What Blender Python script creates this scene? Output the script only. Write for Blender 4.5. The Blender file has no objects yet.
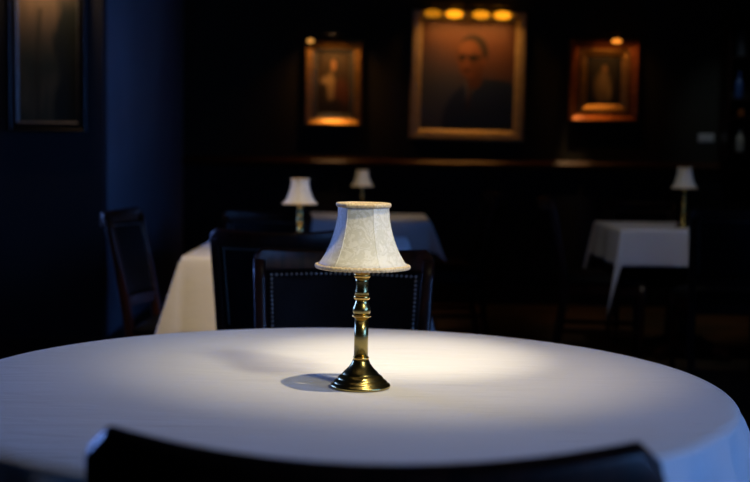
import bpy, bmesh, math, random
from mathutils import Vector, Matrix, noise
random.seed(4)
C = bpy.context.scene.collection
PI = math.pi
sc = bpy.context.scene

# ------------------------------------------------------------------ materials
def new_mat(name, col=(.5,.5,.5), rough=.5, metal=0.0, spec=.5, sheen=0.0):
    m = bpy.data.materials.new(name); m.use_nodes = True
    b = m.node_tree.nodes['Principled BSDF']
    b.inputs['Base Color'].default_value = (*col, 1)
    b.inputs['Roughness'].default_value = rough
    b.inputs['Metallic'].default_value = metal
    b.inputs['Specular IOR Level'].default_value = spec
    b.inputs['Sheen Weight'].default_value = sheen
    return m
def N(m, t, **kw):
    n = m.node_tree.nodes.new(t)
    for k, v in kw.items():
        if k in n.inputs: n.inputs[k].default_value = v
        else: setattr(n, k, v)
    return n
def L(m, a, b): m.node_tree.links.new(a, b)
def mottle(m, c1, c2, scale=8, detail=4, mapping=None, bump=0.0, bump_scale=None, lo=.35, hi=.65):
    bs = m.node_tree.nodes['Principled BSDF']
    tc = N(m, 'ShaderNodeTexCoord'); mp = N(m, 'ShaderNodeMapping')
    if mapping: mp.inputs['Scale'].default_value = mapping
    L(m, tc.outputs['Object'], mp.inputs['Vector'])
    nz = N(m, 'ShaderNodeTexNoise', Scale=scale, Detail=detail)
    L(m, mp.outputs[0], nz.inputs['Vector'])
    cr = N(m, 'ShaderNodeValToRGB')
    cr.color_ramp.elements[0].position = lo; cr.color_ramp.elements[0].color = (*c1, 1)
    cr.color_ramp.elements[1].position = hi; cr.color_ramp.elements[1].color = (*c2, 1)
    L(m, nz.outputs['Fac'], cr.inputs['Fac']); L(m, cr.outputs[0], bs.inputs['Base Color'])
    if bump:
        nb = N(m, 'ShaderNodeTexNoise', Scale=bump_scale or scale*4, Detail=3)
        L(m, mp.outputs[0], nb.inputs['Vector'])
        bp = N(m, 'ShaderNodeBump', Strength=bump, Distance=.002)
        L(m, nb.outputs['Fac'], bp.inputs['Height']); L(m, bp.outputs[0], bs.inputs['Normal'])
    return m

M = {}
M['wood'] = mottle(new_mat('dark_mahogany', rough=.36, spec=.3), (.006,.003,.0025), (.036,.010,.005), 6, 5, (12,12,1.2))
M['leather'] = mottle(new_mat('black_leather', rough=.65, spec=.1), (.004,.004,.005), (.007,.007,.009), 14, 3, bump=.5, bump_scale=160)
M['nail'] = new_mat('antique_nailhead', (.42,.40,.36), .3, 1)
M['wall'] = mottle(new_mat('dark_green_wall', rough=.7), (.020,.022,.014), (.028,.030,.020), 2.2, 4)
M['wall_daylit'] = mottle(new_mat('daylit_wall', rough=.6), (.10,.12,.16), (.13,.155,.20), 1.6, 4)  # lighter, bluer copy: the alcove's daylight is put into its colour
M['wall_shaded'] = mottle(new_mat('shaded_wall', rough=.65), (.010,.012,.018), (.014,.017,.024), 1.6, 4)  # darker copy: the pier's lack of daylight is put into its colour
M['panel'] = mottle(new_mat('wainscot_paint', rough=.45), (.006,.008,.011), (.009,.011,.015), 3, 4)
M['rail'] = mottle(new_mat('chair_rail_wood', rough=.25), (.045,.018,.009), (.075,.032,.015), 5, 4, (1.5,14,14))
M['ceil'] = mottle(new_mat('ceiling_paint', rough=.8), (.05,.05,.05), (.06,.06,.06), 3)
M['floor'] = new_mat('dark_carpet', rough=.75)
mottle(M['floor'], (.020,.016,.008), (.11,.058,.024), 1.7, 5, bump=.6, bump_scale=140, lo=.40, hi=.68)
M['black'] = new_mat('black_metal', (.01,.01,.01), .4, .6)
M['gold'] = mottle(new_mat('gilded_frame', rough=.33, metal=.75), (.42,.25,.07), (.62,.38,.13), 30, 4, bump=.5, bump_scale=90)
M['pale_gold'] = mottle(new_mat('pale_gilded_frame', rough=.45, metal=.25), (.52,.42,.22), (.64,.55,.33), 24, 4, bump=.4, bump_scale=70)
M['red_gold'] = mottle(new_mat('reddish_gilded_frame', rough=.35, metal=.6), (.34,.10,.03), (.52,.19,.05), 30, 4, bump=.5, bump_scale=90)
M['grey_wood'] = mottle(new_mat('weathered_frame_wood', rough=.45), (.05,.055,.06), (.09,.095,.10), 12, 4, (8,8,1))
M['plastic'] = new_mat('switch_plate_plastic', (.82,.88,.9), .4)
M['glass_blue'] = new_mat('blue_bottle_glass', (.06,.13,.38), .12)
M['glass_amber'] = new_mat('amber_bottle_glass', (.42,.13,.03), .12)
M['ceramic'] = new_mat('pale_ceramic', (.62,.60,.50), .3)
M['glass_grey'] = new_mat('grey_bottle_glass', (.14,.16,.18), .12)

# brass: dark antique with bright brass on worn places
m = new_mat('antique_brass', (.5,.36,.10), .26, 1); M['brass'] = m
mottle(m, (.30,.25,.10), (.46,.36,.13), 26, 4, bump=.15, bump_scale=60, lo=.3, hi=.7)
M['brass_bright'] = new_mat('polished_brass', (.80,.50,.13), .24, 1)

# linen cloth: weave bump + long soft creases
def linen(name, col, crease=.35):
    m = new_mat(name, col, .85, 0, .25, .15); bs = m.node_tree.nodes['Principled BSDF']
    tc = N(m, 'ShaderNodeTexCoord')
    wv = N(m, 'ShaderNodeTexNoise', Scale=420, Detail=2); L(m, tc.outputs['Object'], wv.inputs['Vector'])
    mp = N(m, 'ShaderNodeMapping'); mp.inputs['Scale'].default_value = (1.1, 4.5, 2); mp.inputs['Rotation'].default_value = (0,0,.12)
    L(m, tc.outputs['Object'], mp.inputs['Vector'])
    cs = N(m, 'ShaderNodeTexNoise', Scale=5, Detail=5, Distortion=.6); L(m, mp.outputs[0], cs.inputs['Vector'])
    b1 = N(m, 'ShaderNodeBump', Strength=.25, Distance=.0006); L(m, wv.outputs['Fac'], b1.inputs['Height'])
    b2 = N(m, 'ShaderNodeBump', Strength=crease, Distance=.006); L(m, cs.outputs['Fac'], b2.inputs['Height'])
    L(m, b1.outputs[0], b2.inputs['Normal']); L(m, b2.outputs[0], bs.inputs['Normal'])
    return m
M['linen'] = linen('white_linen', (.80,.79,.80), .8)

# damask lampshade fabric: raised floral weave on cream ground
m = new_mat('damask_shade', (.8,.75,.62), .55, 0, .35, .2); M['shade'] = m
bs = m.node_tree.nodes['Principled BSDF']
tc = N(m, 'ShaderNodeTexCoord')
vo = N(m, 'ShaderNodeTexVoronoi', Scale=52, feature='SMOOTH_F1'); 
nz = N(m, 'ShaderNodeTexNoise', Scale=45, Detail=4, Distortion=1.6)
L(m, tc.outputs['Object'], nz.inputs['Vector'])
mx = N(m, 'ShaderNodeMixRGB', blend_type='MIX'); mx.inputs['Fac'].default_value = .12
L(m, tc.outputs['Object'], mx.inputs[1]); L(m, nz.outputs['Color'], mx.inputs[2]); L(m, mx.outputs[0], vo.inputs['Vector'])
ad = N(m, 'ShaderNodeMath', operation='MULTIPLY'); L(m, vo.outputs['Distance'], ad.inputs[0]); L(m, nz.outputs['Fac'], ad.inputs[1])
cr = N(m, 'ShaderNodeValToRGB'); cr.color_ramp.elements[0].position = .16; cr.color_ramp.elements[0].color = (.90,.87,.76,1)
cr.color_ramp.elements[1].position = .24; cr.color_ramp.elements[1].color = (.76,.73,.60,1)
L(m, ad.outputs[0], cr.inputs['Fac']); L(m, cr.outputs[0], bs.inputs['Base Color'])
bp = N(m, 'ShaderNodeBump', Strength=.5, Distance=.001); L(m, cr.outputs[0], bp.inputs['Height']); L(m, bp.outputs[0], bs.inputs['Normal'])
M['shade_lining'] = new_mat('shade_lining', (.62,.56,.45), .8)
M['braid'] = mottle(new_mat('gold_braid', rough=.6, sheen=.3), (.66,.46,.22), (.92,.76,.48), 260, 2)

def emit(name, col, s):
    m = bpy.data.materials.new(name); m.use_nodes = True
    b = m.node_tree.nodes['Principled BSDF']
    b.inputs['Base Color'].default_value = (.2,.1,.03,1)
    b.inputs['Emission Color'].default_value = (*col, 1); b.inputs['Emission Strength'].default_value = s
    return m

# ------------------------------------------------------------------ helpers
def obj(name, bm, m, parent=None, smooth=False, bevel=0.0, sub=0):
    me = bpy.data.meshes.new(name); bm.normal_update(); bm.to_mesh(me); bm.free()
    o = bpy.data.objects.new(name, me); C.objects.link(o)
    if m: me.materials.append(m)
    if smooth:
        for p in me.polygons: p.use_smooth = True
    if bevel:
        b = o.modifiers.new('bevel', 'BEVEL'); b.width = bevel; b.segments = 2; b.limit_method = 'ANGLE'
    if sub:
        s = o.modifiers.new('sub', 'SUBSURF'); s.levels = sub; s.render_levels = sub
    if parent: o.parent = parent
    return o
def struct(name, bm, m, **k):
    o = obj(name, bm, m, **k); o['kind'] = 'structure'; return o
def thing(name, label, cat, loc=(0,0,0), rz=0, group=None):
    o = bpy.data.objects.new(name, None); C.objects.link(o); o.empty_display_size = .05
    o.location = loc; o.rotation_euler = (0,0,rz); o['label'] = label; o['category'] = cat
    if group: o['group'] = group
    return o
def tag(o, label, cat, group=None):
    o['label'] = label; o['category'] = cat
    if group: o['group'] = group
    return o
def dup(root, loc, rz=0, label=None, group=None, scale=None):
    r = root.copy(); C.objects.link(r); r.location = loc; r.rotation_euler = (0,0,rz)
    if label: r['label'] = label
    if group: r['group'] = group
    if scale: r.scale = scale
    for ch in list(root.children):
        c = ch.copy(); C.objects.link(c); c.parent = r
        for g in list(ch.children):
            d = g.copy(); C.objects.link(d); d.parent = c
    return r
def add_box(bm, x0,x1,y0,y1,z0,z1):
    v = [bm.verts.new((x,y,z)) for x in (x0,x1) for y in (y0,y1) for z in (z0,z1)]
    for f in ((0,1,3,2),(4,6,7,5),(0,4,5,1),(2,3,7,6),(0,2,6,4),(1,5,7,3)): bm.faces.new([v[i] for i in f])
def box(x0,x1,y0,y1,z0,z1):
    bm = bmesh.new(); add_box(bm, x0,x1,y0,y1,z0,z1); bmesh.ops.recalc_face_normals(bm, faces=bm.faces); return bm
def add_lathe(bm, prof, n=48, cx=0, cy=0, close_bottom=True, close_top=True):
    rings = []
    for r, z in prof:
        rings.append([bm.verts.new((cx+r*math.cos(2*PI*i/n), cy+r*math.sin(2*PI*i/n), z)) for i in range(n)])
    for a, b in zip(rings, rings[1:]):
        for i in range(n):
            j = (i+1) % n; bm.faces.new((a[i], a[j], b[j], b[i]))
    if close_bottom: bm.faces.new(rings[0][::-1])
    if close_top: bm.faces.new(rings[-1])
def lathe(prof, n=48, **k):
    bm = bmesh.new(); add_lathe(bm, prof, n, **k); return bm
def loft(sections, closed_ends=True):
    """sections: list of rings (each a list of points)"""
    bm = bmesh.new(); rs = [[bm.verts.new(p) for p in s] for s in sections]; n = len(rs[0])
    for a, b in zip(rs, rs[1:]):
        for i in range(n):
            j = (i+1) % n; bm.faces.new((a[i], a[j], b[j], b[i]))
    if closed_ends:
        bm.faces.new(rs[0][::-1]); bm.faces.new(rs[-1])
    bmesh.ops.recalc_face_normals(bm, faces=bm.faces)
    return bm
def rect_ring(c, w, d, r=.3):
    """rounded rectangle section in XY around c, size w x d"""
    pts = []
    rr = min(w, d)*r
    for sx, sy, a0 in ((1,1,0),(-1,1,PI/2),(-1,-1,PI),(1,-1,1.5*PI)):
        for k in range(3):
            a = a0+k*PI/4
            pts.append((c[0]+sx*(w/2-rr)+rr*math.cos(a), c[1]+sy*(d/2-rr)+rr*math.sin(a), c[2]))
    return pts

# ------------------------------------------------------------------ camera
F, HC, ROLL, YH = 1250.0, 1.163, .013, 150.0
pitch = math.atan((241-YH)/F)
cam = bpy.data.cameras.new('camera'); co = bpy.data.objects.new('camera', cam); C.objects.link(co)
Rm = Matrix.Rotation(PI/2-pitch, 4, 'X') @ Matrix.Rotation(ROLL, 4, 'Z')
co.matrix_world = Matrix.Translation((0,0,HC)) @ Rm
cam.sensor_width = 36; cam.lens = 36*F/750; cam.clip_end = 60; cam.clip_start = .05
cam.dof.use_dof = True; cam.dof.focus_distance = 2.19; cam.dof.aperture_fstop = 4.0; cam.dof.aperture_blades = 0
sc.camera = co
def at(px, py, Y):
    d = Rm.to_3x3() @ Vector((px-375, 241-py, -F)); t = Y/d.y
    return Vector((0,0,HC)) + d*t
def PX(px, Y): return at(px, 200, Y).x

# ------------------------------------------------------------------ room
YB, XR, XL, YP, XP, YF, ZC = 9.5, 3.5, -4.0, 6.7, -1.46, -2.6, 2.85
RAIL = 1.08
struct('floor', box(XL-.1, XR+.1, YF-.1, YB+.1, -.1, 0), M['floor'])
struct('ceiling', box(XL-.1, XR+.1, YF-.1, YB+.1, ZC, ZC+.1), M['ceil'])
struct('wall_back', box(XP-.1, XR+.1, YB, YB+.1, 0, ZC), M['wall'])
struct('wall_pier', box(XL-.1, XP, YP, YP+.1, 0, ZC), M['wall_shaded'])
struct('wall_alcove', box(XP-.1, XP, YP+.1, YB, 0, ZC), M['wall_daylit'])
# side walls with window openings out of frame, far right one added for light
def wall_with_window(name, x0, x1, y0, y1, z0, z1, m):
    bm = bmesh.new()
    a, b = (YF, YB)
    add_box(bm, x0, x1, a, y0, 0, ZC); add_box(bm, x0, x1, y1, b, 0, ZC)
    add_box(bm, x0, x1, y0, y1, 0, z0); add_box(bm, x0, x1, y0, y1, z1, ZC)
    return struct(name, bm, m)
wall_with_window('wall_left', XL-.1, XL, 3.9, 6.3, .9, 2.4, M['wall_shaded'])
bm = bmesh.new()
for (a, b, c, d) in ((YF,-1.2,0,ZC),(1.6,4.1,0,ZC),(5.9,YB,0,ZC),(-1.2,1.6,0,.9),(-1.2,1.6,2.4,ZC),(4.1,5.9,0,.9),(4.1,5.9,2.4,ZC)): add_box(bm, XR, XR+.1, a, b, c, d)
struct('wall_right', bm, M['wall'])
struct('wall_front', box(XL-.1, XR+.1, YF-.1, YF, 0, ZC), M['wall'])
M['win'] = new_mat('window_frame_paint', (.03,.03,.035), .4)
M['pane'] = new_mat('window_glass', (.9,.95,1), .05); M['pane'].node_tree.nodes['Principled BSDF'].inputs['Transmission Weight'].default_value = 1
for k, (x0, x1, y0, y1) in enumerate(((XL-.09, XL-.03, 3.9, 6.3), (XR+.03, XR+.09, -1.2, 1.6), (XR+.03, XR+.09, 4.1, 5.9))):  # third window is added, to bring blue light onto the alcove wall
    bm = bmesh.new()
    for z in (.9, 2.35): add_box(bm, x0, x1, y0, y1, z, z+.05)
    for i in range(4):
        y = y0+(y1-y0-.05)*i/3; add_box(bm, x0, x1, y, y+.05, .95, 2.35)
    w = struct('window_%d' % (k+1), bm, M['win'])
    pn = obj('glass_pane', box((x0+x1)/2-.003, (x0+x1)/2+.003, y0+.05, y1-.05, .95, 2.35), M['pane'], w)
# wainscot panelling under the chair rail on back wall
bm = bmesh.new()
add_box(bm, XP+.002, XR-.002, YB-.02, YB, .13, RAIL-.053)
n = 8; w = (XR-XP)/n
for i in range(n):
    x0 = XP+.08+i*w; x1 = x0+w-.16
    for (a,b,c,d) in ((x0,x1,.98,1.0),(x0,x1,.22,.24),(x0,x0+.02,.24,.98),(x1-.02,x1,.24,.98)):
        add_box(bm, a, b, YB-.035, YB-.02, c, d)
struct('trim_1', bm, M['panel'])
rail_prof = [(0,0),(-.022,0),(-.030,-.004),(-.060,-.034),(-.064,-.042),(-.060,-.050),(-.036,-.056),(-.024,-.075),(0,-.075)]
bm = loft([[(x_, YB+y_, RAIL+.022+z_) for y_, z_ in rail_prof] for x_ in (XP, XR)])
struct('trim_2', bm, M['rail'], bevel=.004)
struct('baseboard_back', box(XP, XR, YB-.03, YB, 0, .13), M['panel'], bevel=.005)
struct('baseboard_alcove', box(XP, XP+.02, YP+.1, YB-.031, 0, .13), M['panel'], bevel=.004)
struct('baseboard_pier', box(XL, XP, YP-.02, YP, 0, .13), M['panel'], bevel=.004)

# ------------------------------------------------------------------ main round table
TC = Vector((-.072, 2.205, 0)); R = .700
def pedestal(t, wood, z, disc=None, sq=None):
    if disc: obj('tabletop', lathe([(disc-.01, z-.032),(disc,z-.027),(disc,z-.020),(disc-.006,z-.011),(disc-.024,z-.002),(disc-.035,z)], 96), wood, t, True)
    else:
        a, b = sq; obj('tabletop', box(-a, a, -b, b, z-.03, z), wood, t, bevel=.004)
    obj('pedestal', lathe([(.05,.055),(.06,.09),(.042,.14),(.038,.3),(.05,.4),(.036,.5),(.04,.66),(.07,z-.034)], 24), wood, t, True)
    for k in range(4):
        a = k*PI/2+PI/4; secs = []
        for s in range(7):
            u = s/6; r = .03+u*.26; zz = .11-.08*u**1.3
            c = Vector((r*math.cos(a), r*math.sin(a), zz)); tx = Vector((-math.sin(a), math.cos(a), 0))*.022
            hh = Vector((0,0,.03-.012*u))
            secs.append([c+tx-hh, c-tx-hh, c-tx+hh, c+tx+hh])
        obj('foot', loft(secs), wood, t, bevel=.004)
t = thing('round_table', 'large round dining table carrying the brass lamp in the foreground, under white cloth', 'table', TC)
pedestal(t, M['wood'], .746, disc=R-.018)

# round cloth
bm = bmesh.new(); NA = 288
rad = [0.0]; prof = [(0.0, 0)]
rings = []
centre = bm.verts.new((0,0,.75))
def wob(a, r):
    return .0011*noise.noise(Vector((r*math.cos(a)*5, r*math.sin(a)*9, 1.3)))
flat = [.05*i for i in range(1, 14)]
NF = 31
def fold(a):
    return math.sin(NF*a + 2.6 + 1.7*math.sin(3*a+.4) + .9*math.sin(5*a)) 
for r in flat:
    rings.append([(r*math.cos(2*PI*i/NA), r*math.sin(2*PI*i/NA), .75+wob(2*PI*i/NA, r)) for i in range(NA)])
rc = .016; rh = .030
for k in range(1, 8):
    u = k/7*PI/2
    rings.append([((R-rh+rh*math.sin(u))*math.cos(2*PI*i/NA), (R-rh+rh*math.sin(u))*math.sin(2*PI*i/NA), .75-rc*(1-math.cos(u))+(1-k/7)*wob(2*PI*i/NA, R)) for i in range(NA)])
DROP = .214
for k in range(1, 17):
    s = k/16; row = []
    for i in range(NA):
        a = 2*PI*i/NA; f = fold(a)
        amp = s**.8
        r = R + .002 + .045*s + .036*amp*f
        row.append((r*math.cos(a), r*math.sin(a), .75-rc-DROP*s*(1-.02*f)))
    rings.append(row)
vr = [[bm.verts.new(p) for p in row] for row in rings]
for i in range(NA): bm.faces.new((centre, vr[0][i], vr[0][(i+1)%NA]))
for a, b in zip(vr, vr[1:]):
    for i in range(NA):
        j = (i+1) % NA; bm.faces.new((a[i], b[i], b[j], a[j]))
cl = obj('tablecloth', bm, M['linen'], smooth=True); cl.location = TC
tag(cl, 'white cloth over the large round foreground table, lit from above', 'tablecloth')
so = cl.modifiers.new('thick', 'SOLIDIFY'); so.thickness = .0012; so.offset = -1

# ------------------------------------------------------------------ square tables and cloths
def square_table(x0, x1, y0, y1, tlab, clab, over=.27, seed=0, fin=.42, tail=1.0):
    cx, cy = (x0+x1)/2, (y0+y1)/2; a, b = (x1-x0)/2, (y1-y0)/2
    t = thing('dining_table', tlab, 'table', (cx, cy, 0)); pedestal(t, M['wood'], .745, sq=(a-.004, b-.004))
    bm = bmesh.new(); n = 84
    us = []
    def axis(h):
        out = []
        for k in range(n+1): out.append(-(h+over) + 2*(h+over)*k/n)
        # snap values nearest the table edge
        for e in (-h, h):
            j = min(range(len(out)), key=lambda q: abs(out[q]-e)); out[j] = e
        return out
    ux, uy = axis(a), axis(b); g = []
    for x in ux:
        row = []
        for y in uy:
            ox, oy = max(0, abs(x)-a), max(0, abs(y)-b); sx = 1 if x > 0 else -1; sy = 1 if y > 0 else -1
            z = .75
            if ox == 0 and oy == 0: p = (x, y, z+.0015*noise.noise(Vector((x*4, y*4, seed))))
            elif oy == 0:
                wv = .5+.5*math.sin(y*13+seed*1.7+1.1*math.sin(y*5))
                fl = ox*(.10+.10*wv)+.004
                p = (sx*(a+fl), y, z-ox*.985)
            elif ox == 0:
                wv = .5+.5*math.sin(x*12+seed+1.3*math.sin(x*4))
                fl = oy*(.10+.10*wv)+.004
                p = (x, sy*(b+fl), z-oy*.985)
            else:
                r = math.hypot(ox, oy); th = math.atan2(oy, ox)/(PI/2)       # 0 along x side, 1 along y side
                tri = 1-abs(2*th-1); tri = tri**.8
                ext = r*fin*tri; r = r*(1+(tail-1)*tri)
                dirx, diry = .70, .71
                wvx = .5+.5*math.sin(sy*b*13+seed*1.7+1.1*math.sin(sy*b*5)); wvy = .5+.5*math.sin(sx*a*12+seed+1.3*math.sin(sx*a*4))
                fx = (ox*(.10+.10*wvx)+.004*(ox>0))*(1-th); fy = (oy*(.10+.10*wvy)+.004)*th
                p = (sx*(a+fx+ext*dirx+.003), sy*(b+fy+ext*diry+.003), z-math.sqrt(max(r*r-ext*ext, 0))*.985)
            row.append(bm.verts.new(p))
        g.append(row)
    for i in range(n):
        for j in range(n): bm.faces.new((g[i][j], g[i+1][j], g[i+1][j+1], g[i][j+1]))
    c = obj('tablecloth', bm, M['linen'], smooth=True); c.location = (cx, cy, .002); tag(c, clab, 'tablecloth', 'white cloths on the square tables'); t['group'] = 'square tables in the background'
    s = c.modifiers.new('thick', 'SOLIDIFY'); s.thickness = .0012; s.offset = -1
    return c
square_table(-.73, .15, 4.71, 5.93, 'square table at the left behind the large round table, seen past a chair back',
             'white cloth with a long pointed corner hanging off the left square table', .30, 1, .31)
square_table(-.58, .32, 7.25, 8.15, 'far square table directly behind the main lamp shade, below the big portrait',
             'pale cloth on the far square table just right of the main lamp shade', .18, 2)
square_table(1.33, 2.25, 6.74, 7.56, 'square table on the right with a small lamp, below the right gilt picture',
             'bluish white cloth with a drooping corner on the right square table', .20, 3, .36, 1.75)

# ------------------------------------------------------------------ the lamp
def hexmix(a, rot, k=.72):
    q = ((a-rot) % (PI/3)) - PI/6
    h = math.cos(PI/6)/math.cos(q)
    return (1-k)+k*h
ROT = math.radians(-90-37)
def make_lamp(label, loc):
    t = thing('table_lamp', label, 'lamp', loc)
    b = [(.0515,.0),(.0525,.0015),(.0525,.004),(.0505,.0062),(.0478,.0070),(.0470,.0088),(.0455,.0112),(.0425,.0132),(.0408,.0140),(.0402,.0156),
         (.0385,.0182),(.0350,.0212),(.0325,.0222),(.0318,.0240),(.0290,.0275),(.0245,.0318),(.0205,.0362),(.0172,.0412),(.0148,.0462),(.0134,.0495)]
    obj('base', lathe(b, 72), M['brass'], t, True)
    obj('ring', lathe([(.0120,.0493),(.0138,.0500),(.0142,.0518),(.0138,.0536),(.0120,.0543)], 48), M['brass_bright'], t, True)
    obj('stem', lathe([(.0124,.0540),(.0122,.09),(.0122,.124)], 48), M['brass'], t, True)
    obj('ring', lathe([(.0125,.1238),(.0162,.1252),(.0172,.1268),(.0162,.1284),(.0130,.1298)], 48), M['brass_bright'], t, True)
    obj('knop', lathe([(.0128,.1290),(.0152,.1330),(.0160,.1372),(.0152,.1420),(.0128,.1470),(.0112,.1520),(.0110,.1560)], 48), M['brass'], t, True)
    obj('ring', lathe([(.0112,.1552),(.0140,.1568),(.0146,.1600),(.0138,.1630),(.0112,.1645)], 48), M['brass_bright'], t, True)
    obj('neck', lathe([(.0128,.1640),(.0116,.1700),(.0108,.1780),(.0112,.1870),(.0124,.1945)], 48), M['brass'], t, True)
    obj('collar', lathe([(.0120,.1940),(.0142,.1955),(.0142,.2010),(.0125,.2030),(.009,.2050),(.009,.2350)], 48), M['brass_bright'], t, True)
    bulb = obj('bulb', lathe([(.007,.232),(.009,.240),(.0145,.256),(.0165,.270),(.0140,.284),(.007,.292),(.001,.2945)], 32), M['ceramic'], t, True)
    # shade: six softly flat panels flaring to a bell
    P = [(.0445,.3235),(.0442,.315),(.0448,.303),(.0472,.287),(.0515,.270),(.0570,.254),(.0638,.238),(.0718,.2245),(.0798,.2150)]
    n = 144; bm = bmesh.new(); rr = []
    for r, z in P:
        k = .25+.5*(z-.2145)/.109
        rr.append([bm.verts.new((r*hexmix(2*PI*i/n, ROT, k)*math.cos(2*PI*i/n), r*hexmix(2*PI*i/n, ROT, k)*math.sin(2*PI*i/n), z)) for i in range(n)])
    for a, c in zip(rr, rr[1:]):
        for i in range(n):
            j = (i+1) % n; bm.faces.new((a[i], c[i], c[j], a[j]))
    sh = obj('lamp_shade', bm, M['shade'], t, True); sh.data.materials.append(M['shade_lining'])
    s = sh.modifiers.new('thick', 'SOLIDIFY'); s.thickness = .0012; s.offset = -1; s.material_offset = 1
    # braid trims: twisted cord
    for (r, z, tr, kk) in ((.0452,.3225,.0036,.6), (.0806,.2145,.0036,.22)):
        bm = bmesh.new(); n = 360; q = 10; rg = []
        for i in range(n):
            a = 2*PI*i/n; R0 = r*hexmix(a, ROT, kk); ring = []
            for j in range(q):
                f = 2*PI*j/q
                tt = tr*(1+.16*math.cos(2*f+60*a))
                ring.append(bm.verts.new(((R0+tt*math.cos(f)*.8)*math.cos(a), (R0+tt*math.cos(f)*.8)*math.sin(a), z+tt*math.sin(f)*1.1)))
            rg.append(ring)
        for i in range(n):
            for j in range(q):
                bm.faces.new((rg[i][j], rg[(i+1)%n][j], rg[(i+1)%n][(j+1)%q], rg[i][(j+1)%q]))
        obj('braid_trim', bm, M['braid'], sh, True)
    # seam cords along the six ribs
    for k in range(6):
        a = ROT+k*PI/3; secs = []
        for r, z in P:
            rr_ = r*hexmix(a, ROT, .25+.5*(z-.2145)/.109)-.0003; c = Vector((rr_*math.cos(a), rr_*math.sin(a), z)); tx = Vector((-math.sin(a), math.cos(a), 0))*.0009; o = Vector((math.cos(a), math.sin(a), .3))*.0009
            secs.append([c+tx, c+o, c-tx, c-o])
        obj('seam', loft(secs), M['shade'], sh, True)
    # spider holding the shade, plus an added disc that blocks light through the top
    bm = bmesh.new()
    add_lathe(bm, [(.004,.2935),(.004,.3125)], 12); add_lathe(bm, [(.004,.3126),(.037,.3128),(.037,.3140),(.004,.3150)], 36)
    for k in range(3):
        a = ROT+k*2*PI/3+PI/6
        d = Vector((math.cos(a), math.sin(a), 0)); p = Vector((-math.sin(a), math.cos(a), 0))*.0011
        v = []
        for (rad_, zz) in ((.0, .3150), (.0440*hexmix(a, ROT, .7)-.001, .3195)):
            for s_ in (-1, 1):
                for h in (-.0011, .0011): v.append(bm.verts.new(d*rad_+p*s_+Vector((0,0,zz+h))))
        for f in ((0,1,3,2),(4,6,7,5),(0,4,5,1),(2,3,7,6),(0,2,6,4),(1,5,7,3)): bm.faces.new([v[i] for i in f])
    obj('spider_light_blocker', bm, M['brass_bright'], t)
    return t
lp = at(360.3, 387.0, 2.2)
# intersect with table plane exactly
d = Rm.to_3x3() @ Vector((360.3-375, 241-387.0, -F)); tt = (.7505-HC)/d.z; lp = Vector((0,0,HC))+d*tt
lamp = make_lamp('brass table lamp with cream damask shade standing on the large round table', (lp.x, lp.y, .7512))
lamp['group'] = 'small brass table lamps'; lamp.rotation_euler = (0, math.radians(.35), 0); lamp.scale = (1, 1, .983)
dup(lamp, (PX(300, 5.02), 5.02, .7525), .7, 'small lamp with pale shade on the left square table, behind a chair back', scale=(.88,.88,.90))
dup(lamp, (PX(362, 7.7), 7.7, .7525), .3, 'smallest lamp in view, its warm shade just above the main lamp shade', scale=(.86,.86,.88))
dup(lamp, (PX(684, 7.02), 7.02, .7525), 1.1, 'small pale-shaded lamp standing on the right square table', scale=(.89,.89,1.03))

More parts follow.
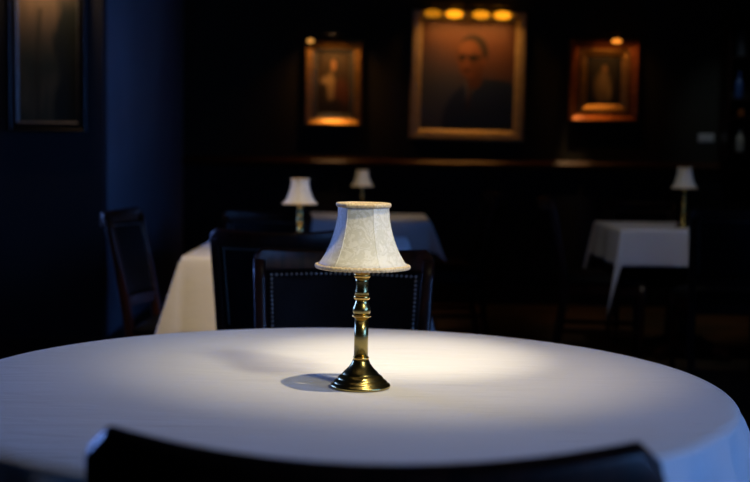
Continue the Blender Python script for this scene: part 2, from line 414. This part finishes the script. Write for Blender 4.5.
# ------------------------------------------------------------------ chairs
def make_chair(label, loc, rz):
    t = thing('dining_chair', label, 'chair', loc, rz)
    W, L_ = M['wood'], M['leather']
    HT = .915
    def backline(z):      # y of the post centre and half width x at height z
        u = max(0, (z-.44)/(HT-.44))
        return .205+.085*u**1.15, .188+.0275*u
    for s in (-1, 1):
        secs = []
        for k in range(19):
            z = (HT-.030)*k/18
            if z < .44: u = z/.44; y = .205+.055*(1-u)**1.8; x = .188; w = .034; dd = .034+.006*u
            else: y, x = backline(z); w = .034-.004*((z-.44)/.47); dd = .040-.014*((z-.44)/.47)
            secs.append(rect_ring((s*x, y, z), w, dd, .28))
        obj('leg', loft(secs), W, t, True)
    for s in (-1, 1):
        secs = [rect_ring((s*.205, -.215+.004*(1-k/6), .445*k/6), .026+.014*k/6, .026+.014*k/6, .22) for k in range(7)]
        obj('leg', loft(secs), W, t, True)
    # seat frame
    bm = bmesh.new()
    add_box(bm, -.185, .185, -.232, -.208, .385, .445); add_box(bm, -.170, .170, .195, .217, .385, .445)
    for s in (-1, 1):
        v = []
        for (x, y) in ((.205, -.196), (.188, .186)):
            for xx in (-.011, .011):
                for z in (.385, .445): v.append(bm.verts.new((s*x+xx, y, z)))
        for f in ((0,1,3,2),(4,6,7,5),(0,4,5,1),(2,3,7,6),(0,2,6,4),(1,5,7,3)): bm.faces.new([v[i] for i in f])
    bmesh.ops.recalc_face_normals(bm, faces=bm.faces)
    obj('seat_frame', bm, W, t, bevel=.003)
    # seat cushion (domed)
    bm = bmesh.new(); n = 14; top = []; 
    for i in range(n+1):
        row = []
        for j in range(n+1):
            u, v = -1+2*i/n, -1+2*j/n
            y = v*.215-.018; hw = .222-.018*(v+1)/2
            e = (1-abs(u)**6)*(1-abs(v)**6)
            row.append(bm.verts.new((u*hw, y, .462+.034*e+.012*(1-u*u)*(1-v*v))))
        top.append(row)
    for i in range(n):
        for j in range(n): bm.faces.new((top[i][j], top[i+1][j], top[i+1][j+1], top[i][j+1]))
    loop = [top[i][0] for i in range(n+1)]+[top[n][j] for j in range(1, n+1)]+[top[i][n] for i in range(n-1, -1, -1)]+[top[0][j] for j in range(n-1, 0, -1)]
    low = [bm.verts.new((p.co.x, p.co.y, .4465)) for p in loop]
    for i in range(len(loop)):
        j = (i+1) % len(loop); bm.faces.new((loop[i], loop[j], low[j], low[i]))
    bm.faces.new(low); bmesh.ops.recalc_face_normals(bm, faces=bm.faces)
    obj('seat', bm, L_, t, True)
    # curved backrest: bows away from the sitter between the posts
    CUR = .068
    def bow(u): return CUR*(1-u*u)
    # top rail
    secs = []
    for k in range(25):
        u = -1+2*k/24; y0, hx = backline(HT-.03)
        x = u*(hx+.012); y = y0+bow(u)+.002; zt = HT-.012*(1-u*u)*1.0+.002
        if abs(u) > .9: zt -= .020*((abs(u)-.9)/.1)**3
        zb = HT-.062
        w = .026
        secs.append([(x, y-w/2, zb), (x, y+w/2, zb), (x, y+w/2+.001, zt-.007), (x, y+w*.2, zt), (x, y-w*.2, zt), (x, y-w/2+.001, zt-.007)])
    obj('top_rail', loft(secs), W, t, True, bevel=.002)
    # lower rail
    secs = []
    for k in range(17):
        u = -1+2*k/16; y0, hx = backline(.545); x = u*(hx-.012); y = y0+bow(u)*.55
        secs.append([(x, y-.011, .525), (x, y+.011, .525), (x, y+.011, .568), (x, y-.011, .568)])
    obj('lower_rail', loft(secs), W, t, bevel=.002)
    # upholstered panel
    bm = bmesh.new(); nu, nv = 22, 14; fr = []; bk = []
    for i in range(nu+1):
        u = -1+2*i/nu; a = []; b = []
        for j in range(nv+1):
            v = j/nv; z = .566+v*(HT-.058-.566); y0, hx = backline(z)
            k = .55+.45*v; e = (1-abs(u)**8)*(1-abs(2*v-1)**8)
            x = u*(hx-.016); y = y0+bow(u)*k
            a.append(bm.verts.new((x, y-.008-.014*e, z))); b.append(bm.verts.new((x, y+.008+.006*e, z)))
        fr.append(a); bk.append(b)
    for i in range(nu):
        for j in range(nv):
            bm.faces.new((fr[i][j], fr[i][j+1], fr[i+1][j+1], fr[i+1][j])); bm.faces.new((bk[i][j], bk[i+1][j], bk[i+1][j+1], bk[i][j+1]))
    for i in range(nu):
        bm.faces.new((fr[i][0], fr[i+1][0], bk[i+1][0], bk[i][0])); bm.faces.new((fr[i][nv], bk[i][nv], bk[i+1][nv], fr[i+1][nv]))
    for j in range(nv):
        bm.faces.new((fr[0][j], bk[0][j], bk[0][j+1], fr[0][j+1])); bm.faces.new((fr[nu][j], fr[nu][j+1], bk[nu][j+1], bk[nu][j]))
    bmesh.ops.recalc_face_normals(bm, faces=bm.faces)
    pad = obj('backrest', bm, L_, t, True)
    # nailheads around the front and the rear of the panel
    bm = bmesh.new()
    def nail(p, r=.0043):
        r_ = bmesh.ops.create_icosphere(bm, subdivisions=1, radius=r)
        for v in r_['verts']: v.co = Vector((v.co.x, v.co.y*.6, v.co.z))+Vector(p)
    def surf(u, v, side):
        z = .566+v*(HT-.058-.566); y0, hx = backline(z); k = .55+.45*v
        e = (1-abs(u)**8)*(1-abs(2*v-1)**8)
        y = y0+bow(u)*k
        return (u*(hx-.016), y-.008-.014*e if side < 0 else y+.008+.006*e, z)
    for side in (-1, 1):
        for i in range(31): nail(surf(-.93+1.86*i/30, .965, side))
        for s in (-1, 1):
            for j in range(1, 26): nail(surf(s*.93, .965-.93*j/26, side))
    obj('nailhead_trim', bm, M['nail'], pad, True)
    # stretchers
    for s in (-1, 1): obj('stretcher', box(s*.196-.009, s*.196+.009, -.200, .215, .17, .195), W, t, bevel=.003)
    return t
def chair_loc(px, Ytop, rz, s=1):
    """origin so that the middle of the top of the back stands at px, Ytop"""
    x = PX(px, Ytop); off = Vector((-math.sin(rz), math.cos(rz), 0))*.30*s
    return (x-off.x, Ytop-off.y, 0)
R_ = math.radians
ch = make_chair('black leather chair with a row of brass nailheads, facing us across the round table', chair_loc(345, 3.15, R_(-2)), R_(-2))
ch['group'] = 'dark nailhead dining chairs'
def chair(px, Y, deg, label, s=1.0, zs=None):
    return dup(ch, chair_loc(px, Y, R_(deg), s), R_(deg), label, scale=(s, s, zs or s))
chair(372.5, .955, 175.8, 'dark chair in the extreme foreground, only its curved top rail showing', 1.0, 1.031)
chair(279, 4.10, 181, 'dark chair backing onto the left square table, red-brown glint along its top rail', 1.0, .985)
chair(121, 5.0, 84, 'dark chair seen nearly side-on at the far left, in front of the blue-lit wall')
chair(268, 6.42, 4, 'dark chair behind the left square table, left of the small pale lamp', 1.0, .925)
chair(640, 8.05, -3, 'dark chair behind the right square table, left of the small lamp there', 1.0, .935)
chair(739, 5.95, 176, 'dark chair cut by the right edge of the photo, backing onto the right table')
chair(549, 7.05, 82, 'dark chair pulled up to the left side of the right square table')
chair(492, 7.62, -84, 'dark chair at the right side of the far square table, below the portrait')

# ------------------------------------------------------------------ pictures
def canvas_mesh(w, h, fn, nx=72, ny=84):
    bm = bmesh.new(); cl_ = bm.verts.layers.float_color.new('paint') if hasattr(bm.verts.layers, 'float_color') else None
    g = []
    for i in range(nx+1):
        row = []
        for j in range(ny+1):
            u, v = i/nx, j/ny
            p = bm.verts.new(((u-.5)*w, -.004, (v-.5)*h)); r = fn(u, v); p[cl_] = (r[0], r[1], r[2], 1); row.append(p)
        g.append(row)
    for i in range(nx):
        for j in range(ny): bm.faces.new((g[i][j], g[i+1][j], g[i+1][j+1], g[i][j+1]))
    r = bmesh.ops.extrude_face_region(bm, geom=list(bm.faces))
    for e in r['geom']:
        if isinstance(e, bmesh.types.BMVert): e.co.y -= .004
    bmesh.ops.recalc_face_normals(bm, faces=bm.faces)
    return bm
m = new_mat('oil_paint', rough=.5); M['paint'] = m
at_ = N(m, 'ShaderNodeAttribute'); at_.attribute_name = 'paint'; L(m, at_.outputs['Color'], m.node_tree.nodes['Principled BSDF'].inputs['Base Color'])
nb = N(m, 'ShaderNodeTexNoise', Scale=90, Detail=3); bp = N(m, 'ShaderNodeBump', Strength=.15, Distance=.001)
L(m, nb.outputs['Fac'], bp.inputs['Height']); L(m, bp.outputs[0], m.node_tree.nodes['Principled BSDF'].inputs['Normal'])

def sm(a, b, x):
    t_ = max(0, min(1, (x-a)/(b-a))); return t_*t_*(3-2*t_)
def mix(a, b, t_): return tuple(p*(1-t_)+q*t_ for p, q in zip(a, b))
def ell(u, v, cx, cy, rx, ry, soft=.15):
    d_ = math.hypot((u-cx)/rx, (v-cy)/ry); return 1-sm(1-soft, 1+soft, d_)
def portrait(u, v):
    n_ = noise.noise(Vector((u*4, v*4, 3)))*.5+.5
    c = mix((.050,.085,.170), (.15,.070,.045), sm(.25, .85, v+.25*(u-.5)+.1*n_))  # daylight's blue cast is put into the lower background colour
    c = mix(c, (.24,.26,.30), .20*ell(u, v, .12, .25, .35, .4, .8))
    # jacket, its blue daylight cast put into the colour
    sh_ = ell(u, v, .74, .06, .50, .42, .06)*(1 if v < .47 else 0)
    sh_ = max(sh_, ell(u, v, .62, .18, .26, .30, .1))
    c = mix(c, (.018,.045,.12), sh_)
    # shirt and tie
    if v < .46 and v > .20:
        wd = .06*(v-.20)/.26; cxx = .50+.10*(v-.2)
        c = mix(c, (.17,.20,.26), (1-sm(wd*.7, wd*1.2+.005, abs(u-cxx)))*.8)
        c = mix(c, (.06,.03,.04), (1-sm(.010, .018, abs(u-cxx-.005))))
    # neck, face, hair, ear
    c = mix(c, (.13,.06,.04), ell(u, v, .57, .47, .085, .09))
    c = mix(c, (.022,.018,.018), ell(u, v, .545, .715, .165, .165, .1))
    c = mix(c, (.20,.085,.045), ell(u, v, .515, .655, .130, .175, .12))
    c = mix(c, (.24,.11,.06), ell(u, v, .47, .755, .085, .055, .5))
    c = mix(c, (.11,.045,.03), .7*ell(u, v, .60, .60, .07, .13, .5))
    for ex in (.445, .555):
        c = mix(c, (.015,.012,.012), ell(u, v, ex, .665, .048, .034, .2))
    c = mix(c, (.015,.012,.012), (1-sm(.006, .010, abs(v-.672)))*(1 if .42 < u < .68 else 0))
    c = mix(c, (.23,.10,.055), ell(u, v, .475, .625, .020, .050, .4))
    c = mix(c, (.05,.02,.018), ell(u, v, .485, .548, .045, .013, .4))
    c = mix(c, (.17,.07,.045), ell(u, v, .665, .635, .024, .045, .3))
    return c
def figure_scene(u, v):
    n_ = noise.noise(Vector((u*6, v*6, 8)))*.5+.5
    c = mix((.02,.018,.016), (.07,.045,.022), n_*sm(.1,.9,v))
    c = mix(c, (.11,.035,.02), .8*ell(u, v, .74, .32, .22, .26, .4))
    c = mix(c, (.30,.23,.12), ell(u, v, .42, .42, .12, .26, .35)); c = mix(c, (.36,.28,.15), ell(u, v, .32, .55, .20, .07, .5))
    c = mix(c, (.36,.20,.09), ell(u, v, .50, .80, .085, .095, .3)); c = mix(c, (.02,.018,.02), ell(u, v, .52, .12, .3, .12, .5))
    return c
def still_figure(u, v):
    n_ = noise.noise(Vector((u*6, v*6, 18)))*.5+.5
    c = (.012+.01*n_, .013+.01*n_, .013)
    c = mix(c, (.20,.15,.075), ell(u, v, .48, .36, .24, .32, .35)); c = mix(c, (.27,.20,.10), ell(u, v, .50, .46, .11, .20, .5))
    c = mix(c, (.28,.17,.08), ell(u, v, .52, .74, .085, .085, .3)); c = mix(c, (.30,.24,.13), ell(u, v, .66, .26, .06, .16, .5))
    return c
def landscape(u, v):
    n_ = noise.noise(Vector((u*7, v*5, 28)))*.5+.5; n2 = noise.noise(Vector((u*16, v*5, 2)))*.5+.5
    c = mix((.025,.035,.022), (.24,.15,.08), sm(.35, 1, v)*(.5+.5*n_))
    c = mix(c, (.14,.105,.05), .7*(1-sm(.05,.25,abs(v-.25+.1*math.sin(u*4))))*n2)
    tr = sm(.62, .75, u+.12*math.sin(v*14)*.4+.1*n2); c = mix(c, (.010,.016,.012), tr*sm(1.05,.75,v))
    c = mix(c, (.03,.028,.016), .7*(1-sm(.02,.05,abs(u-.34+.04*math.sin(v*5))))*(1 if v < .8 else 0))
    return c
def frame_mesh(w, h, prof):
    """mitred frame: prof = (inset from outer edge, depth towards room)"""
    bm = bmesh.new(); rg = []
    for ins, dep in prof:
        a, b = w/2-ins, h/2-ins
        rg.append([bm.verts.new(p) for p in ((-a,-dep,-b),(a,-dep,-b),(a,-dep,b),(-a,-dep,b))])
    m_ = len(rg)
    for k in range(m_):
        a, b = rg[k], rg[(k+1) % m_]
        for i in range(4):
            j = (i+1) % 4; bm.faces.new((a[i], b[i], b[j], a[j]))
    bmesh.ops.recalc_face_normals(bm, faces=bm.faces); return bm
def picture(name, label, px0, px1, py0, py1, Y, frames, paint, tilt=0):
    """frames: list of (material, part name, [(inset, depth)...]); returns root, w, h"""
    a = at(px0, (py0+py1)/2, Y); b = at(px1, (py0+py1)/2, Y); tp = at((px0+px1)/2, py0, Y); bt = at((px0+px1)/2, py1, Y)
    w = b.x-a.x; h = tp.z-bt.z
    t = thing(name, label, 'picture', ((a.x+b.x)/2, Y, (tp.z+bt.z)/2)); t.rotation_euler = (0, tilt, 0)
    mi = 0
    for (m_, nm, pr) in frames:
        obj(nm, frame_mesh(w, h, pr), m_, t, bevel=.002); mi = max(mi, max(p[0] for p in pr))
    obj('canvas', canvas_mesh(w-2*mi+.008, h-2*mi+.008, paint), M['paint'], t)
    return t, w, h
def picture_light(t, w, h, hood_w, dx, bulbs, power, fwd=.14, up=.03, e=30, col=(1,.50,.14), br=.02, bl=.035, hood=True, rng=1.0, bz=None, tilt_=35, bfwd=None, lz=-.03):
    m_ = M['black']
    root = obj('picture_light', lathe([(.006, -hood_w/2), (.022, -hood_w/2+.002), (.022, hood_w/2-.002), (.006, hood_w/2)], 20), m_, t, True)
    for v in root.data.vertices:
        x, y, z = v.co; v.co = (z+dx, -fwd+y*1.0, h/2+up+.028+x*.45)
    bm = bmesh.new(); add_box(bm, dx-.008, dx+.008, -fwd, 0.0, h/2+up+.024, h/2+up+.034); obj('bracket', bm, m_, root)
    for k, (bx, s_) in enumerate(bulbs):
        bm = bmesh.new(); add_lathe(bm, [(.004,-bl),(br*.7,-bl*.8),(br,-bl*.3),(br,bl*.3),(br*.7,bl*.8),(.004,bl)], 16)
        for v in bm.verts:
            x, y, z = v.co; v.co = (z+bx, -(bfwd or fwd)+y, h/2+(bz if bz is not None else up-.012)+x)
        obj('bulb', bm, emit('bulb_glow', col, e*s_), root, True)
    ld = bpy.data.lights.new('picture_glow', 'AREA'); ld.shape = 'RECTANGLE'; ld.size = hood_w; ld.size_y = .03; ld.energy = power; ld.color = (1,.40,.09); ld.spread = R_(125)
    lo = bpy.data.objects.new('picture_glow', ld); C.objects.link(lo); lo.parent = t
    lo.location = (dx, -fwd-.0, h/2+up+lz); lo.rotation_euler = (R_(tilt_), 0, 0)
YW = YB
pt, w, h = picture('portrait_painting', 'large portrait of a person in glasses and dark suit, wide pale gilt frame', 410.5, 525, 11, 140.5, YW,
    [(M['pale_gold'], 'frame', [(0,0),(0,.04),(.012,.055),(.055,.045),(.082,.022),(.082,0)])], portrait, R_(.8))
picture_light(pt, w, h, w*.7, 0, [(-.28,.40),(-.12,1.3),(.08,.8),(.24,1.2)], 1.0, fwd=.16, up=.0, e=1.25, col=(1,.34,.01), br=.030, bl=.062, bz=-.035, bfwd=.085, lz=-.085, tilt_=30)
pt, w, h = picture('gilt_framed_painting', 'small painting with a broad gilt lower edge, left of the large portrait', 305, 362, 41, 126, YW,
    [(M['gold'], 'frame', [(0,0),(0,.05),(.012,.06),(.05,.035),(.06,.03),(.06,0)]), (M['grey_wood'], 'inner_frame', [(.060,0),(.060,.035),(.095,.02),(.095,0)])], figure_scene)
picture_light(pt, w, h, .16, 0, [(-.165,.55)], .55, fwd=.22, up=.0, e=1.6, col=(1,.42,.08), br=.016, bl=.024, bz=-.02)
pt, w, h = picture('gilt_framed_painting', 'small painting in a double reddish gilt frame, right of the large portrait', 569, 638, 39.5, 122, YW,
    [(M['red_gold'], 'frame', [(0,0),(0,.05),(.012,.06),(.05,.035),(.07,.028),(.07,0)]), (M['gold'], 'inner_frame', [(.072,0),(.072,.04),(.085,.045),(.13,.02),(.13,0)])], still_figure)
picture_light(pt, w, h, .16, .04, [(.05,.9)], .36, fwd=.22, up=-.0, e=1.6, col=(1,.30,.03), br=.016, bl=.035, bz=-.03)  # glowing bulb stands in for the lit top lip of the frame
pt, w, h = picture('landscape_painting', 'tall dim landscape painting in dark frame at the upper left edge', 10, 87, -28, 131, YP,
    [(M['black'], 'frame', [(0,0),(0,.03),(.006,.036),(.012,.03),(.04,.03),(.04,0)]), (M['grey_wood'], 'inner_frame', [(.040,0),(.040,.03),(.05,.02),(.05,0)])], landscape)
ld = bpy.data.lights.new('landscape_glow', 'AREA'); ld.shape = 'RECTANGLE'; ld.size = .25; ld.size_y = .03; ld.energy = 1.1; ld.color = (1,.62,.32)
lo = bpy.data.objects.new('landscape_glow', ld); C.objects.link(lo); lo.parent = pt; lo.location = (0, -.16, h/2+.02); lo.rotation_euler = (R_(28), 0, 0)

# switch plate on the back wall
a = at(706, 138, YW); bm = box(a.x-.060, a.x+.060, YW-.008, YW, a.z-.032, a.z+.032)
sp = thing('switch_plate', 'small pale switch plate on the dark back wall above the right lamp', 'switch', (a.x, YW, a.z))
obj('plate', box(-.060,.060,-.008,0,-.032,.032), M['plastic'], sp, bevel=.002)
for k in range(3): obj('rocker', box(-.042+k*.034-.010, -.042+k*.034+.026, -.012, -.0082, -.020, .020), M['plastic'], sp, bevel=.001)

# narrow shelf with bottles at the right edge
a = at(741, 100, 9.34)
sh = thing('wall_shelf', 'dark narrow wall shelf rack at the right edge of the back wall', 'shelf', (a.x, YW, 0))
bm = bmesh.new()
for s in (-1, 1): add_box(bm, s*.11-.01, s*.11+.01, -.24, -.001, 1.12, 2.2)
obj('side_panel', bm, M['wood'], sh)
zs = [at(741, p, 9.34).z for p in (152, 117, 99, 57)]
for z in zs+[2.18]: obj('shelf', box(-.10, .10, -.24, -.001, z-.018, z), M['wood'], sh)
def bottle(r, hh, m_, label, z, dx=0):
    o = obj('bottle', lathe([(r*.9,0),(r,.006),(r,hh*.55),(r*.85,hh*.64),(r*.35,hh*.76),(r*.32,hh*.93),(r*.4,hh*.94),(r*.4,hh)], 24), m_, smooth=True)
    o.location = (a.x+dx, 9.33, z+.0005); tag(o, label, 'bottle', 'bottles on the narrow wall shelf')
bottle(.032, .17, M['ceramic'], 'pale bottle on the lowest shelf at the right edge', zs[0])
bottle(.025, .09, M['glass_amber'], 'small amber bottle on the middle shelf at the right edge', zs[1])
bottle(.030, .20, M['glass_blue'], 'blue bottle on the shelf above the amber one, right edge', zs[2], -.02)
bottle(.036, .26, M['glass_grey'], 'grey bottle on the upper shelf at the right edge', zs[3], -.01)

# ------------------------------------------------------------------ light
def aim(o, target):
    o.rotation_euler = (Vector(target)-o.location).to_track_quat('-Z', 'Y').to_euler()
def spot(name, loc, target, power, deg, col, size=.03, blend=1.0):
    l = bpy.data.lights.new(name, 'SPOT'); l.energy = power; l.spot_size = R_(deg); l.spot_blend = blend; l.color = col; l.shadow_soft_size = size
    o = bpy.data.objects.new(name, l); C.objects.link(o); o.location = loc; aim(o, target); return o
def area(name, loc, target, power, sx, sy, col, spread=180):
    l = bpy.data.lights.new(name, 'AREA'); l.shape = 'RECTANGLE'; l.size = sx; l.size_y = sy; l.energy = power; l.color = col; l.spread = R_(spread)
    o = bpy.data.objects.new(name, l); C.objects.link(o); o.location = loc; aim(o, target); return o
# ceiling downlights, with added spots for shade, shelf and ledge
H = 2.75-.75
KX, KY = lp.x+.215*H, lp.y-.18*H
spot('downlight_main', (KX, KY, 2.75), (.0, 2.25, .75), 25, 56, (1,.82,.50), .012)
spot('downlight_mid', (KX, KY, 2.75), (.07, 2.38, .75), 75, 33, (1,.82,.52), .012)
spot('downlight_hot', (KX, KY, 2.75), (.065, 2.50, .75), 150, 18, (1,.87,.62), .012)
spot('shade_fill_spot', (1.30, .45, 2.65), (lp.x+.03, lp.y, 1.0), 130, 16, (1,.93,.66), .2)  # added fill that brightens the lamp shade from the front
spot('downlight_left', (0, 3.35, 2.75), (-.45, 4.8, .6), 150, 29, (1,.74,.42), .03)
spot('downlight_far', (.1, 6.2, 2.75), (.0, 7.68, .9), 44, 26, (1,.74,.45), .03)
spot('downlight_right', (1.15, 5.4, 2.75), (1.6, 6.95, .7), 24, 36, (.95,.88,.80), .03)
spot('downlight_floor', (2.2, 8.6, 2.75), (2.1, 8.6, 0), 14, 46, (1,.62,.30), .03)
a = at(735, 120, 9.3)
spot('shelf_fill_spot', (a.x-.3, 8.3, 2.78), (a.x-.05, 9.4, 1.45), 7, 30, (.80,.90,1), .03)  # added spot to bring up the bottles and switch plate
for px_ in (330, 573):
    a = at(px_, 160, 9.46); spot('ledge_fill_spot', (a.x, 9.10, 2.8), (a.x, 9.455, RAIL+.005), 60, 10, (1,.60,.28), .02)  # added spots imitate picture-light spill on the chair rail
# daylight through the windows, spread narrowed to keep it off the background
area('daylight_left', (XL+.03, 5.1, 1.65), (-.3, 2.9, .75), 28, 2.4, 1.35, (.18,.34,1), 70)
area('daylight_right', (XR-.03, .2, 1.65), (.2, 1.6, .5), 27, 2.6, 1.35, (.16,.38,1), 90)
area('daylight_right', (XR-.03, 5.0, 1.75), (XP, 6.5, 1.5), 9, 1.7, 1.2, (.12,.34,1), 58)  # added light at the added window, turns the alcove wall blue

w = bpy.data.worlds.new('world'); sc.world = w; w.use_nodes = True
w.node_tree.nodes['Background'].inputs[0].default_value = (.25,.42,1,1); w.node_tree.nodes['Background'].inputs[1].default_value = .06
vs = sc.view_settings; vs.view_transform = 'Standard'; vs.look = 'None'; vs.gamma = 1; vs.exposure = 0; vs.use_curve_mapping = False
